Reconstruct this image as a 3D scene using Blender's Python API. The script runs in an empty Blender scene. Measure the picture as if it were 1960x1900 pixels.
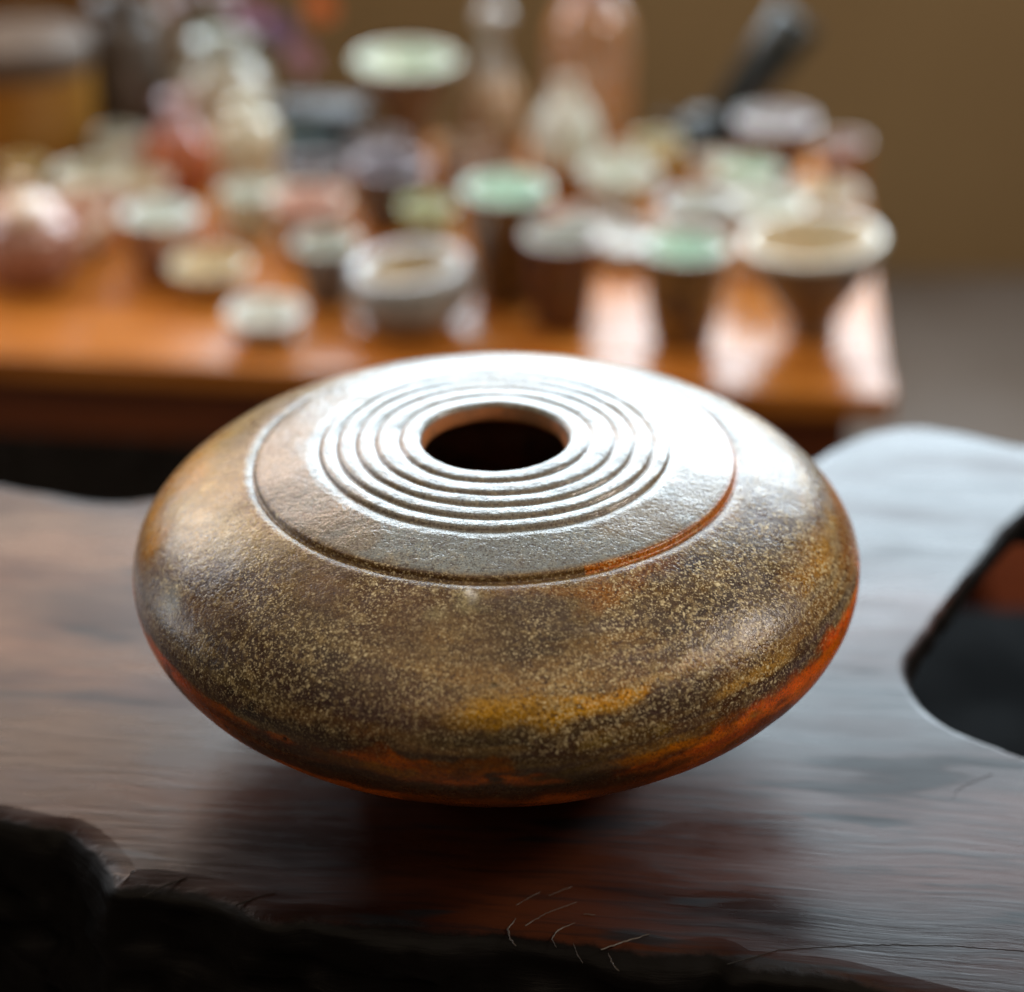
import bpy, bmesh, math, random
import numpy as np
from mathutils import Vector, geometry

random.seed(7)
R = math.radians
scene = bpy.context.scene
COL = scene.collection

# ------------------------------------------------------------------ camera
cam_d = bpy.data.cameras.new('Camera')
cam = bpy.data.objects.new('Camera', cam_d)
COL.objects.link(cam)
cam.location = (0.0062, -0.6952, 0.4777)
cam.rotation_euler = (R(90 - 28.306), 0, 0)
cam_d.sensor_fit = 'HORIZONTAL'
cam_d.sensor_width = 36.0
cam_d.lens = 36.0 * 3900 / 1960
cam_d.clip_start = 0.02
cam_d.clip_end = 60
cam_d.dof.use_dof = True
cam_d.dof.focus_distance = 0.712
cam_d.dof.aperture_fstop = 3.7
scene.camera = cam

# ------------------------------------------------------------------ world and lamps (indoor daylight from windows, plus added fill)
world = bpy.data.worlds.new('World')
scene.world = world
world.use_nodes = True
bg = world.node_tree.nodes['Background']
bg.inputs['Color'].default_value = (1.0, 0.80, 0.60, 1)
bg.inputs['Strength'].default_value = 0.07


def area_light(name, loc, target, sx, sy, watts, color):
    d = bpy.data.lights.new(name, 'AREA')
    d.shape = 'RECTANGLE'
    d.size, d.size_y = sx, sy
    d.energy = watts
    d.color = color
    o = bpy.data.objects.new(name, d)
    COL.objects.link(o)
    o.location = loc
    o.rotation_euler = (Vector(target) - Vector(loc)).to_track_quat('-Z', 'Y').to_euler()
    return o


# the window in the far wall, above and right of the picture
area_light('window_light', (0.47, 2.20, 0.90), (0.45, 0.0, 0.70), 1.84, 1.42, 104, (0.76, 0.90, 1.0))
# added warm fill for the sheen on the left of the slab
area_light('warm_fill_light', (-0.98, 2.12, 1.14), (-0.75, 0.0, 0.8), 0.95, 0.80, 19, (1.0, 0.72, 0.56))
area_light('left_fill_light', (-1.55, 1.60, 0.95), (-0.3, 0.0, 0.1), 0.7, 1.0, 18, (0.92, 0.95, 1.0))  # added cool fill brightening the slab left of the vase
# small windows in the right and left walls
area_light('right_window_light', (2.3, 0.05, 1.65), (0.0, 0.0, 0.0), 0.30, 0.50, 34, (1.0, 0.90, 0.80))
area_light('left_window_light', (-2.2, 0.85, 0.22), (0.0, 0.0, 0.0), 0.45, 0.6, 5, (0.90, 0.95, 1.0))
# added soft overhead fill, standing in for daylight bounced off the ceiling
area_light('room_light', (0.0, -0.6, 2.3), (0.0, 0.0, 0.0), 4.4, 3.2, 36, (1.0, 0.82, 0.60))

scene.view_settings.view_transform = 'Standard'
scene.view_settings.look = 'None'
scene.view_settings.gamma = 1
scene.view_settings.exposure = 0
scene.view_settings.use_curve_mapping = False
scene.render.engine = 'CYCLES'
scene.cycles.use_denoising = True
scene.cycles.max_bounces = 8


# ------------------------------------------------------------------ helpers
def tag(o, label=None, cat=None, group=None, kind=None):
    if label: o['label'] = label
    if cat: o['category'] = cat
    if group: o['group'] = group
    if kind: o['kind'] = kind
    return o


def empty(name, loc=(0, 0, 0), rz=0.0):
    o = bpy.data.objects.new(name, None)
    o.empty_display_size = 0.02
    COL.objects.link(o)
    o.location = loc
    o.rotation_euler = (0, 0, rz)
    return o


def mesh_obj(name, verts, faces, mat, parent=None, smooth=True):
    me = bpy.data.meshes.new(name)
    me.from_pydata([tuple(v) for v in verts], [], [tuple(f) for f in faces])
    me.update()
    if smooth:
        me.polygons.foreach_set('use_smooth', [True] * len(me.polygons))
    o = bpy.data.objects.new(name, me)
    COL.objects.link(o)
    if mat: me.materials.append(mat)
    if parent: o.parent = parent
    return o


def bm_obj(name, bm, mat, parent=None, smooth=False):
    me = bpy.data.meshes.new(name)
    bm.normal_update()
    bm.to_mesh(me)
    bm.free()
    if smooth:
        me.polygons.foreach_set('use_smooth', [True] * len(me.polygons))
    o = bpy.data.objects.new(name, me)
    COL.objects.link(o)
    if mat: me.materials.append(mat)
    if parent: o.parent = parent
    return o


def box(name, c, s, mat, parent=None, bevel=0.003, rz=0.0):
    bm = bmesh.new()
    bmesh.ops.create_cube(bm, size=1)
    for v in bm.verts:
        v.co = Vector((v.co.x * s[0], v.co.y * s[1], v.co.z * s[2]))
    if bevel:
        bmesh.ops.bevel(bm, geom=bm.edges[:], offset=bevel, segments=3, profile=0.5, affect='EDGES')
    o = bm_obj(name, bm, mat, parent, smooth=False)
    o.location = c
    o.rotation_euler = (0, 0, rz)
    return o


def lathe_data(prof, n=64, wob=0.0, seed=0.0, close_ends=True):
    """prof: list of (r, z); a first / last r of 0 closes that end."""
    V, Fc = [], []
    rows = []
    for r, z in prof:
        if r < 1e-6:
            V.append((0, 0, z)); rows.append([len(V) - 1] * n)
        else:
            row = []
            for k in range(n):
                t = 2 * math.pi * k / n
                w = 1 + wob * (math.sin(2 * t + seed) + 0.6 * math.sin(3 * t + 2.1 * seed + z * 30))
                V.append((r * w * math.cos(t), r * w * math.sin(t), z)); row.append(len(V) - 1)
            rows.append(row)
    for a, b in zip(rows[:-1], rows[1:]):
        for k in range(n):
            q = [a[k], a[(k + 1) % n], b[(k + 1) % n], b[k]]
            u = []
            for i in q:
                if i not in u: u.append(i)
            if len(u) >= 3: Fc.append(u)
    return V, Fc


def smooth_prof(pts, sub=6):
    """Catmull-Rom through the control points."""
    P = [Vector(p) for p in pts]
    out = []
    for i in range(len(P) - 1):
        p0 = P[max(i - 1, 0)]; p1 = P[i]; p2 = P[i + 1]; p3 = P[min(i + 2, len(P) - 1)]
        for s in range(sub):
            t = s / sub
            q = 0.5 * ((2 * p1) + (p2 - p0) * t + (2 * p0 - 5 * p1 + 4 * p2 - p3) * t * t + (3 * p1 - p0 - 3 * p2 + p3) * t ** 3)
            out.append((max(q.x, 0.0), q.y))
    out.append((P[-1].x, P[-1].y))
    return out


def lathe(name, prof, mat, parent, n=64, wob=0.004, seed=0.0):
    V, Fc = lathe_data(prof, n, wob, seed)
    return mesh_obj(name, V, Fc, mat, parent)


def tube(name, pts, radii, mat, parent=None, n=10):
    pts = [Vector(p) for p in pts]
    V, Fc = [], []
    for i, p in enumerate(pts):
        d = (pts[min(i + 1, len(pts) - 1)] - pts[max(i - 1, 0)]).normalized()
        a = d.cross(Vector((0.13, 0.21, 0.97)))
        if a.length < 1e-3: a = d.cross(Vector((1, 0, 0)))
        a.normalize(); b = d.cross(a)
        r = radii[i] if isinstance(radii, (list, tuple)) else radii
        for k in range(n):
            t = 2 * math.pi * k / n
            V.append(p + r * (math.cos(t) * a + math.sin(t) * b))
    for i in range(len(pts) - 1):
        for k in range(n):
            Fc.append((i * n + k, i * n + (k + 1) % n, (i + 1) * n + (k + 1) % n, (i + 1) * n + k))
    Fc.append(tuple(range(n))[::-1]); Fc.append(tuple(range((len(pts) - 1) * n, len(pts) * n)))
    return mesh_obj(name, V, Fc, mat, parent)


# ------------------------------------------------------------------ material helpers
class NT:
    def __init__(self, name):
        self.m = bpy.data.materials.new(name)
        self.m.use_nodes = True
        self.t = self.m.node_tree
        self.b = self.t.nodes['Principled BSDF']

    def n(self, kind, **kw):
        nd = self.t.nodes.new(kind)
        for k, v in kw.items(): setattr(nd, k, v)
        return nd

    def link(self, a, b): self.t.links.new(a, b)

    def put(self, sock, v):
        if isinstance(v, bpy.types.NodeSocket): self.link(v, sock)
        elif isinstance(v, (tuple, list)) and len(v) == 3 and sock.type == 'RGBA': sock.default_value = (*v, 1)
        else: sock.default_value = v

    def coords(self, scale=(1, 1, 1), rot=(0, 0, 0)):
        tc = self.n('ShaderNodeTexCoord')
        mp = self.n('ShaderNodeMapping')
        mp.inputs['Scale'].default_value = scale
        mp.inputs['Rotation'].default_value = rot
        self.link(tc.outputs['Object'], mp.inputs['Vector'])
        return mp.outputs['Vector']

    def noise(self, scale, detail=4, rough=0.55, vec=None, dist=0.0, out='Fac'):
        nd = self.n('ShaderNodeTexNoise')
        nd.inputs['Scale'].default_value = scale
        nd.inputs['Detail'].default_value = detail
        nd.inputs['Roughness'].default_value = rough
        nd.inputs['Distortion'].default_value = dist
        if vec is None: vec = self.coords()
        self.link(vec, nd.inputs['Vector'])
        return nd.outputs[out]

    def ramp(self, fac, a, b, va=0.0, vb=1.0):
        nd = self.n('ShaderNodeMapRange')
        nd.interpolation_type = 'SMOOTHSTEP'
        nd.inputs['From Min'].default_value = a
        nd.inputs['From Max'].default_value = b
        nd.inputs['To Min'].default_value = va
        nd.inputs['To Max'].default_value = vb
        self.put(nd.inputs['Value'], fac)
        return nd.outputs['Result']

    def mix(self, fac, a, b, blend='MIX'):
        nd = self.n('ShaderNodeMix', data_type='RGBA', blend_type=blend)
        self.put(nd.inputs['Factor'], fac)
        self.put(nd.inputs[6], a)
        self.put(nd.inputs[7], b)
        return nd.outputs[2]

    def math(self, op, a, b=0.0, c=None):
        nd = self.n('ShaderNodeMath', operation=op)
        self.put(nd.inputs[0], a); self.put(nd.inputs[1], b)
        if c is not None: self.put(nd.inputs[2], c)
        return nd.outputs[0]

    def attr(self, name):
        nd = self.n('ShaderNodeAttribute'); nd.attribute_name = name
        return nd

    def bump(self, h, strength=0.3, dist=0.001, normal=None):
        nd = self.n('ShaderNodeBump')
        nd.inputs['Strength'].default_value = strength
        nd.inputs['Distance'].default_value = dist
        self.put(nd.inputs['Height'], h)
        if normal is not None: self.link(normal, nd.inputs['Normal'])
        return nd.outputs['Normal']

    def set(self, **kw):
        for k, v in kw.items():
            self.put(self.b.inputs[k.replace('_', ' ')], v)
        return self.m


_glazes = {}


def glaze(c1, c2=None, rough=0.11, scale=60, spec=0.9):
    """Glazed pottery: two tones broken up by noise, fine speckle, gloss variation."""
    key = (c1, c2, rough, scale, spec)
    if key in _glazes: return _glazes[key]
    if c2 is None: c2 = tuple(x * 0.6 for x in c1)
    t = NT('glaze')
    f = t.ramp(t.noise(scale, 5, 0.6), 0.38, 0.62)
    c = t.mix(f, c1, c2)
    sp = t.ramp(t.noise(scale * 12, 2, 0.5), 0.62, 0.72, 0, 0.6)
    c = t.mix(sp, c, tuple(x * 0.45 for x in c2))
    r = t.ramp(t.noise(scale * 0.7, 3), 0.3, 0.7, rough * 0.7, rough * 1.4)
    nrm = t.bump(t.noise(scale * 5, 3), 0.15, 0.0006)
    m = t.set(Base_Color=c, Roughness=r, Normal=nrm, Specular_IOR_Level=spec)
    _glazes[key] = m
    return m


def wood(name, dark, light, rough=0.3, grain=(3, 45, 45), bump=0.15, spec=0.5):
    t = NT(name)
    v = t.coords(grain)
    f = t.noise(1.0, 6, 0.6, v, 1.2)
    c = t.mix(t.ramp(f, 0.3, 0.7), dark, light)
    f2 = t.noise(1.0, 3, 0.5, t.coords((grain[0] * 3, grain[1] * 9, grain[2] * 9)))
    c = t.mix(t.ramp(f2, 0.5, 0.75, 0, 0.5), c, dark)
    return t.set(Base_Color=c, Roughness=t.ramp(f, 0.2, 0.8, rough * 0.8, rough * 1.25), Normal=t.bump(f2, bump, 0.0008), Specular_IOR_Level=spec)


# ------------------------------------------------------------------ numpy value noise for large glaze patches
def _hash(ix, iy, iz, seed):
    h = (ix * 374761393 + iy * 668265263 + iz * 2147483647 + seed * 974634777) & 0xFFFFFFFF
    h = ((h ^ (h >> 13)) * 1274126177) & 0xFFFFFFFF
    return ((h ^ (h >> 16)) & 0xFFFF) / 65535.0


def vnoise(P, freq, seed=0):
    Q = P * freq + 1000.0
    i = np.floor(Q).astype(np.int64); f = Q - i
    f = f * f * (3 - 2 * f)
    out = 0
    for dx in (0, 1):
        for dy in (0, 1):
            for dz in (0, 1):
                w = (f[..., 0] if dx else 1 - f[..., 0]) * (f[..., 1] if dy else 1 - f[..., 1]) * (f[..., 2] if dz else 1 - f[..., 2])
                out = out + w * _hash(i[..., 0] + dx, i[..., 1] + dy, i[..., 2] + dz, seed)
    return out


def fbm(P, freq, octv=4, seed=0):
    s, a, tot = 0, 1.0, 0
    for k in range(octv):
        s = s + a * vnoise(P, freq * 2 ** k, seed + 17 * k); tot += a; a *= 0.5
    return s / tot


# ================================================================== STRUCTURE
FLOOR_Z = -0.726


def sheet(name, pts, mat):
    o = mesh_obj(name, pts, [tuple(range(len(pts)))], mat, smooth=False)
    return tag(o, kind='structure')


t = NT('floor_stone')
c = t.mix(t.ramp(t.noise(2.2, 5), 0.3, 0.7), (0.105, 0.080, 0.062), (0.135, 0.105, 0.085))
floor_mat = t.set(Base_Color=c, Roughness=t.ramp(t.noise(5, 4), 0.3, 0.7, 0.4, 0.6), Normal=t.bump(t.noise(70, 4), 0.1, 0.001))
sheet('floor', [(-3.2, -1.6, FLOOR_Z), (3.2, -1.6, FLOOR_Z), (3.2, 2.6, FLOOR_Z), (-3.2, 2.6, FLOOR_Z)], floor_mat)
t = NT('wall_plaster')
c = t.mix(t.ramp(t.noise(1.5, 5), 0.3, 0.7), (0.26, 0.17, 0.075), (0.30, 0.20, 0.09))
wall_mat = t.set(Base_Color=c, Roughness=0.8, Normal=t.bump(t.noise(40, 5), 0.2, 0.002))
wall = box('wall', (0, 2.33, 0.014), (6.4, 0.12, 1.48), wall_mat, bevel=0)
tag(wall, kind='structure')


# ================================================================== LIVE-EDGE SLAB
SLAB = [(-0.3876, -0.0246), (-0.3197, -0.0387), (-0.2519, -0.0591), (-0.2132, -0.069), (-0.1877, -0.0761), (-0.175, -0.0802), (-0.1635, -0.0833),
        (-0.1552, -0.0911), (-0.1472, -0.1033), (-0.1398, -0.1128), (-0.1226, -0.1137), (-0.1069, -0.1175), (-0.0967, -0.1238), (-0.0865, -0.1309),
        (-0.064, -0.1337), (-0.0269, -0.1378), (0.0062, -0.1411), (0.0371, -0.1474), (0.064, -0.1528), (0.0767, -0.1514), (0.0834, -0.1567),
        (0.0993, -0.1594), (0.1202, -0.1633), (0.1418, -0.1722), (0.1824, -0.1871), (0.2307, -0.1991), (0.2888, -0.1798), (0.313, -0.1238),
        (0.2962, -0.0786), (0.2541, -0.0524), (0.2292, -0.0377), (0.2115, -0.0246), (0.2006, -0.0167), (0.1877, -0.0064), (0.1809, 0.003),
        (0.1765, 0.0146), (0.1756, 0.0284), (0.1783, 0.0438), (0.1848, 0.0551), (0.1963, 0.0745), (0.2132, 0.1015), (0.232, 0.1349),
        (0.2541, 0.1678), (0.2807, 0.1946), (0.3121, 0.2056), (0.3388, 0.2169), (0.3456, 0.2313), (0.3217, 0.2419), (0.2953, 0.2443),
        (0.272, 0.249), (0.2573, 0.2563), (0.245, 0.2636), (0.2325, 0.2698), (0.2192, 0.2729), (0.205, 0.2704), (0.19, 0.2624),
        (0.1807, 0.2551), (0.1683, 0.2443), (0.1588, 0.2336), (0.1303, 0.2169), (0.0899, 0.2056), (0.0114, 0.2028), (-0.0929, 0.2028),
        (-0.1447, 0.2001), (-0.1689, 0.1968), (-0.1875, 0.1918), (-0.206, 0.194), (-0.2288, 0.2039), (-0.2514, 0.2118), (-0.2943, 0.2255),
        (-0.359, 0.2197), (-0.4278, 0.1918), (-0.4934, 0.1652), (-0.464, 0.0488)]


def build_slab():
    P = [Vector(p) for p in SLAB]
    n = len(P)
    dense = []
    for i in range(n):
        p0, p1, p2, p3 = P[i - 1], P[i], P[(i + 1) % n], P[(i + 2) % n]
        m = max(2, int((p2 - p1).length / 0.0016))
        for s in range(m):
            u = s / m
            dense.append(0.5 * ((2 * p1) + (p2 - p0) * u + (2 * p0 - 5 * p1 + 4 * p2 - p3) * u * u + (3 * p1 - p0 - 3 * p2 + p3) * u ** 3))
    D = np.array([(v.x, v.y) for v in dense])
    N = len(D)
    T = np.roll(D, -3, 0) - np.roll(D, 3, 0)
    for _ in range(6):
        T = (np.roll(T, 1, 0) + T + np.roll(T, -1, 0)) / 3
    T /= np.linalg.norm(T, axis=1)[:, None]
    Nn = np.stack([T[:, 1], -T[:, 0]], 1)           # outward for a counter-clockwise outline
    under = np.clip((D[:, 0] - 0.14) / 0.03, 0, 1) * np.clip((D[:, 1] + 0.12) / 0.04, 0, 1)   # undercut inside the notch
    # (inset, z)
    rings = [(0.0150, 0.0), (0.0110, -0.0003), (0.0075, -0.0009), (0.0045, -0.0021), (0.0022, -0.0040), (0.0007, -0.0068), (0.0, -0.0105)]
    for k in range(1, 22):
        d = k / 21
        rings.append((-0.012 * math.sin(d * 2.4), -0.0105 - 0.085 * d))
    V = []
    for j, (ins, z) in enumerate(rings):
        p3 = np.column_stack([D, np.full(N, z)])
        rough = min(1.0, max(0.0, (j - 1) / 7))
        a = fbm(p3 * np.array([1, 1, 2.2]), 26, 4, 3) - 0.5
        rib = fbm(p3 * np.array([1.0, 1.0, 7.0]) + 0.02 * a[:, None], 38, 3, 9) - 0.5
        dd = max(0.0, (-z - 0.0105) / 0.085)
        zz0 = z + under * 0.076 * dd
        off = -ins * (1 - under) - under * 0.075 * dd ** 0.7 - (0.35 * ins if j < 7 else 0.0) * under + rough * (0.010 * a + 0.020 * rib) * (1 - 0.55 * under)
        off = off + (0.0035 * (fbm(p3 * np.array([1, 1, 0]), 60, 3, 21) - 0.5)) * (1 if j else 0.6)
        q = D + Nn * off[:, None]
        zz = z + (0.0012 * a * rough)
        V.append(np.column_stack([q, zz0 + (zz - z)]))
    V = np.concatenate(V)
    faces = []
    for j in range(len(rings) - 1):
        b0, b1 = j * N, (j + 1) * N
        for k in range(N):
            k2 = (k + 1) % N
            faces.append((b0 + k, b1 + k, b1 + k2, b0 + k2))
    V[:N, 2] = 0.0
    cap0 = len(V)
    loop = [Vector((x, y)) for x, y, _ in V[:N]]
    gx = [Vector((-0.5 + 0.012 * i + 0.003 * math.sin(7 * j), -0.22 + 0.012 * j)) for i in range(72) for j in range(40)]
    L2 = np.array([(v.x, v.y) for v in loop])
    keep = [p for p in gx if np.min((L2[:, 0] - p.x) ** 2 + (L2[:, 1] - p.y) ** 2) > 0.005 ** 2]
    cv, ce, cf, *_ = geometry.delaunay_2d_cdt(loop + keep, [(k, (k + 1) % N) for k in range(N)], [], 1, 1e-6)
    V = np.concatenate([V, np.array([(v.x, v.y, 0.0) for v in cv])])
    for f in cf:
        faces.append(tuple(cap0 + i for i in f))
    base = (len(rings) - 1) * N
    bot = [Vector((x, y, 0)) for x, y, _ in V[base:base + N]]
    for tri in geometry.tessellate_polygon([bot]):
        a, b, c_ = tri
        nz = (bot[b] - bot[a]).cross(bot[c_] - bot[a]).z
        faces.append((base + a, base + c_, base + b) if nz > 0 else (base + a, base + b, base + c_))
    return V.tolist(), faces


def slab_material():
    t = NT('slab_wood')
    warp = t.noise(5.0, 3, 0.5, t.coords(), 0.0, 'Color')
    base = t.coords((1, 1, 1), (0, 0, R(6)))
    add = t.n('ShaderNodeVectorMath', operation='MULTIPLY_ADD')
    t.link(warp, add.inputs[0]); add.inputs[1].default_value = (0.015, 0.030, 0.02); t.link(base, add.inputs[2])
    def stretched(sx, sy):
        mp = t.n('ShaderNodeMapping'); mp.inputs['Scale'].default_value = (sx, sy, sy * 0.6)
        t.link(add.outputs[0], mp.inputs['Vector']); return mp.outputs['Vector']
    broad = t.noise(1.0, 4, 0.55, stretched(7, 34))
    fine = t.noise(1.0, 5, 0.6, stretched(22, 330))
    vfine = t.noise(1.0, 3, 0.6, stretched(60, 900))
    c = t.mix(t.ramp(broad, 0.34, 0.66), (0.005, 0.0028, 0.0028), (0.026, 0.0075, 0.004))
    warm = t.noise(1.0, 3, 0.5, stretched(3, 9))
    c = t.mix(t.ramp(warm, 0.46, 0.62, 0, 0.75), c, (0.075, 0.020, 0.007))
    c = t.mix(t.ramp(fine, 0.45, 0.68, 0, 0.7), c, (0.010, 0.005, 0.005))
    # the ink-blue streaks in the heartwood
    blue = t.noise(1.0, 3, 0.5, stretched(9, 60), 0.6)
    c = t.mix(t.ramp(blue, 0.60, 0.68, 0, 0.8), c, (0.006, 0.009, 0.012))
    g = t.n('ShaderNodeNewGeometry')
    sep = t.n('ShaderNodeSeparateXYZ'); t.link(g.outputs['Position'], sep.inputs[0])
    bark = t.ramp(t.math('ADD', sep.outputs['Z'], t.math('MULTIPLY_ADD', t.noise(120, 4, 0.6), 0.002, -0.0010)), -0.0016, -0.0005, 1, 0)       # near-black live edge from the bevel down
    c = t.mix(bark, c, (0.0035, 0.0026, 0.0024))
    patch = t.noise(9, 4, 0.6, t.coords())
    r = t.ramp(patch, 0.3, 0.7, 0.22, 0.32)
    r = t.math('ADD', r, t.math('MULTIPLY', t.ramp(fine, 0.35, 0.7), 0.06))
    r = t.math('ADD', r, t.ramp(broad, 0.40, 0.66, -0.03, 0.12))
    r = t.math('ADD', r, t.ramp(blue, 0.58, 0.66, 0.0, 0.10))
    r = t.math('ADD', r, t.math('MULTIPLY', bark, 0.14))
    h = t.math('ADD', t.math('MULTIPLY', fine, 0.6), t.math('MULTIPLY', vfine, 0.12))
    fib = t.noise(1.0, 5, 0.65, t.coords((30, 30, 420)))
    h = t.math('ADD', h, t.math('MULTIPLY', bark, t.math('MULTIPLY', fib, 3.0)))
    nrm = t.bump(h, 0.20, 0.0010)
    nrm = t.bump(t.noise(40, 3, 0.5), 0.05, 0.002, nrm)
    return t.set(Base_Color=c, Roughness=r, Normal=nrm, Specular_IOR_Level=t.math('MULTIPLY_ADD', bark, -0.16, 0.26))


slab_mat = slab_material()
slab = empty('live_edge_table', (0, 0, 0))
tag(slab, 'dark live-edge wooden slab table with wavy edges carrying the round vase', 'table')
V, Fc = build_slab()
so = mesh_obj('table_slab', V, Fc, slab_mat, slab)
leg_mat = wood('dark_leg_wood', (0.012, 0.007, 0.005), (0.03, 0.014, 0.009), 0.5)
for lx in (-0.30, 0.12):
    box('leg', (lx, 0.03, -0.411), (0.05, 0.2, 0.630), leg_mat, slab, 0.004)

# pale scratches and nicks near the front edge
t = NT('scratch_wood')
scratch_mat = t.set(Base_Color=t.mix(t.noise(900, 2), (0.12, 0.10, 0.085), (0.04, 0.03, 0.025)), Roughness=0.45)
t = NT('crack_wood')
crack_mat = t.set(Base_Color=t.mix(t.noise(400, 2), (0.004, 0.003, 0.003), (0.009, 0.007, 0.006)), Roughness=0.8)


def ribbon(name, pts, w, mat, z=0.00025, jag=0.0004):
    V, Fc = [], []
    P = [Vector((x, y, 0)) for x, y in pts]
    Q = []
    for i in range(len(P) - 1):
        m = max(3, int((P[i + 1] - P[i]).length / 0.001))
        for s in range(m):
            q = P[i].lerp(P[i + 1], s / m); Q.append(q + Vector((random.uniform(-jag, jag), random.uniform(-jag, jag), 0)) * 0.5)
    Q.append(P[-1])
    n = len(Q)
    for i, q in enumerate(Q):
        d = (Q[min(i + 1, n - 1)] - Q[max(i - 1, 0)]).normalized(); a = Vector((-d.y, d.x, 0))
        ww = w * (0.25 + 0.75 * math.sin(math.pi * (i + 0.3) / (n - 0.4))) * random.uniform(0.5, 1.2)
        V += [q + a * ww + Vector((0, 0, -0.0003)), q + Vector((0, 0, z)), q - a * ww + Vector((0, 0, -0.0003))]
    for i in range(n - 1):
        for k in (0, 1):
            Fc.append((3 * i + k, 3 * i + k + 1, 3 * i + 4 + k, 3 * i + 3 + k))
    return mesh_obj(name, V, Fc, mat, slab)


SCRATCH = [([(0.0078, -0.1189), (0.0164, -0.1116)], 0.00024), ([(0.0197, -0.1137), (0.0281, -0.1085)], 0.00024), ([(0.0108, -0.1302), (0.0185, -0.1235), (0.0295, -0.1174)], 0.0003), ([(0.0078, -0.126), (0.0047, -0.1317), (0.0057, -0.1371), (0.0077, -0.1408)], 0.00036), ([(0.0286, -0.1286), (0.0224, -0.1325), (0.0201, -0.1371), (0.0218, -0.1416)], 0.00024), ([(0.0373, -0.1428), (0.0455, -0.1386), (0.0547, -0.1348)], 0.00036), ([(0.0397, -0.1446), (0.041, -0.1497), (0.0432, -0.1538)], 0.0003), ([(0.0276, -0.1393), (0.0292, -0.1453), (0.0308, -0.1497)], 0.00024), ([(0.0318, -0.124), (0.0359, -0.1243)], 0.00054)]
for pts, w in SCRATCH: ribbon('scratch', pts, w, scratch_mat)
CRACK = [([(-0.1278, -0.1143), (-0.1209, -0.1082), (-0.1128, -0.1033)], 0.00035), ([(-0.0933, -0.119), (-0.086, -0.1146), (-0.0795, -0.112)], 0.00025), ([(0.0806, -0.1505), (0.0993, -0.1431), (0.1297, -0.1404), (0.1597, -0.1408), (0.1851, -0.1438)], 0.0003), ([(0.1769, -0.0554), (0.1792, -0.0508), (0.1843, -0.0462), (0.1958, -0.0396)], 0.0004)]
for pts, w in CRACK: ribbon('crack', pts, w, crack_mat, 0.0002)


# ================================================================== THE VASE
A_EQ, Z_EQ = 0.1413, 0.080


def z_up(r): return Z_EQ + 0.0490 * max(1 - (r / A_EQ) ** 2.7293, 0) ** (1 / 1.9683)
def z_lo(r): return Z_EQ - 0.0617 * max(1 - (r / A_EQ) ** 2.2637, 0) ** (1 / 2.0961)


R_HOLE, R_GROOVE = 0.0281, 0.0918
CREST = [0.0354, 0.0445, 0.0519, 0.0594, 0.0664]


def top_height(r):
    """Throwing rings: level terraces, each ending in a small drop and a shallow valley."""
    lo = R_HOLE
    for i, cr in enumerate(CREST):
        if r <= cr + 0.0012:
            zp = z_up((lo + cr) / 2) + 0.0008
            if r <= cr:
                u = (r - lo) / (cr - lo)
                dip = 0.0 if i == 0 else 0.0006 * max(0.0, 1 - u / 0.45) ** 2
                return zp - dip + 0.00016 * math.sin(math.pi * min(max(u, 0), 1)) - 0.00022 * max(0.0, (u - 0.86) / 0.14) ** 2
            nxt = CREST[i + 1] if i + 1 < len(CREST) else 0.074
            zn = z_up((cr + 0.0012 + nxt) / 2) + (0.0008 - 0.0006 if i + 1 < len(CREST) else 0.0003)
            w = (r - cr) / 0.0012; w = w * w * (3 - 2 * w)
            return (zp - 0.00022) * (1 - w) + zn * w
        lo = cr + 0.0012
    k = min(1.0, (r - lo) / 0.006)
    return (z_up((lo + 0.074) / 2) + 0.0003) * (1 - k) + (z_up(r) + 0.0006) * k if k < 1 else z_up(r) + 0.0006


def vase_profiles():
    body = [(0.0, 0.004), (0.040, 0.004), (0.050, 0.003), (0.052, 0.0), (0.0575, 0.0), (0.0590, 0.003), (0.0585, 0.010), (0.0590, 0.017), (0.0615, 0.0205)]
    rl = 0.0660
    a0 = math.asin(rl / A_EQ)
    for k in range(90):
        th = a0 + (math.pi / 2 - a0) * k / 89
        r = A_EQ * math.sin(th); body.append((r, z_lo(r)))
    a1 = math.asin((R_GROOVE + 0.0012) / A_EQ)
    for k in range(1, 130):
        th = math.pi / 2 - (math.pi / 2 - a1) * k / 129
        r = A_EQ * math.sin(th)
        g = max(0.0, 1 - (r - R_GROOVE) / 0.0060)
        body.append((r, z_up(r) - 0.0021 * g * g))
    top = [body[-1]]
    zg = z_up(R_GROOVE)
    top += [(R_GROOVE + 0.0005, zg - 0.0020), (R_GROOVE + 0.0001, zg - 0.0008), (R_GROOVE - 0.0001, zg + 0.0002), (R_GROOVE - 0.0006, zg + 0.0006), (R_GROOVE - 0.0014, zg + 0.00075)]
    r = R_GROOVE - 0.0025
    while r > R_HOLE + 0.0016:
        top.append((r, top_height(r))); r -= 0.00026
    zr = top[-1][1]
    top += [(R_HOLE + 0.0010, zr - 0.0002), (R_HOLE + 0.0004, zr - 0.0007), (R_HOLE, zr - 0.0016)]
    m = [top[-1], (R_HOLE - 0.0006, zr - 0.0032), (R_HOLE - 0.0010, zr - 0.0048), (R_HOLE - 0.0012, zr - 0.0064), (R_HOLE - 0.0008, zr - 0.0076), (R_HOLE + 0.0010, zr - 0.0086)]
    for rr in (0.036, 0.05, 0.07, 0.09, 0.11, 0.122, 0.129):
        m.append((rr, z_up(rr) - 0.0075))
    m += [(0.1325, Z_EQ)]
    for rr in (0.129, 0.118, 0.10, 0.08, 0.05):
        m.append((rr, z_lo(rr) + 0.0075))
    m += [(0.0, z_lo(0.03) + 0.0075)]
    return body, top, m


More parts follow.
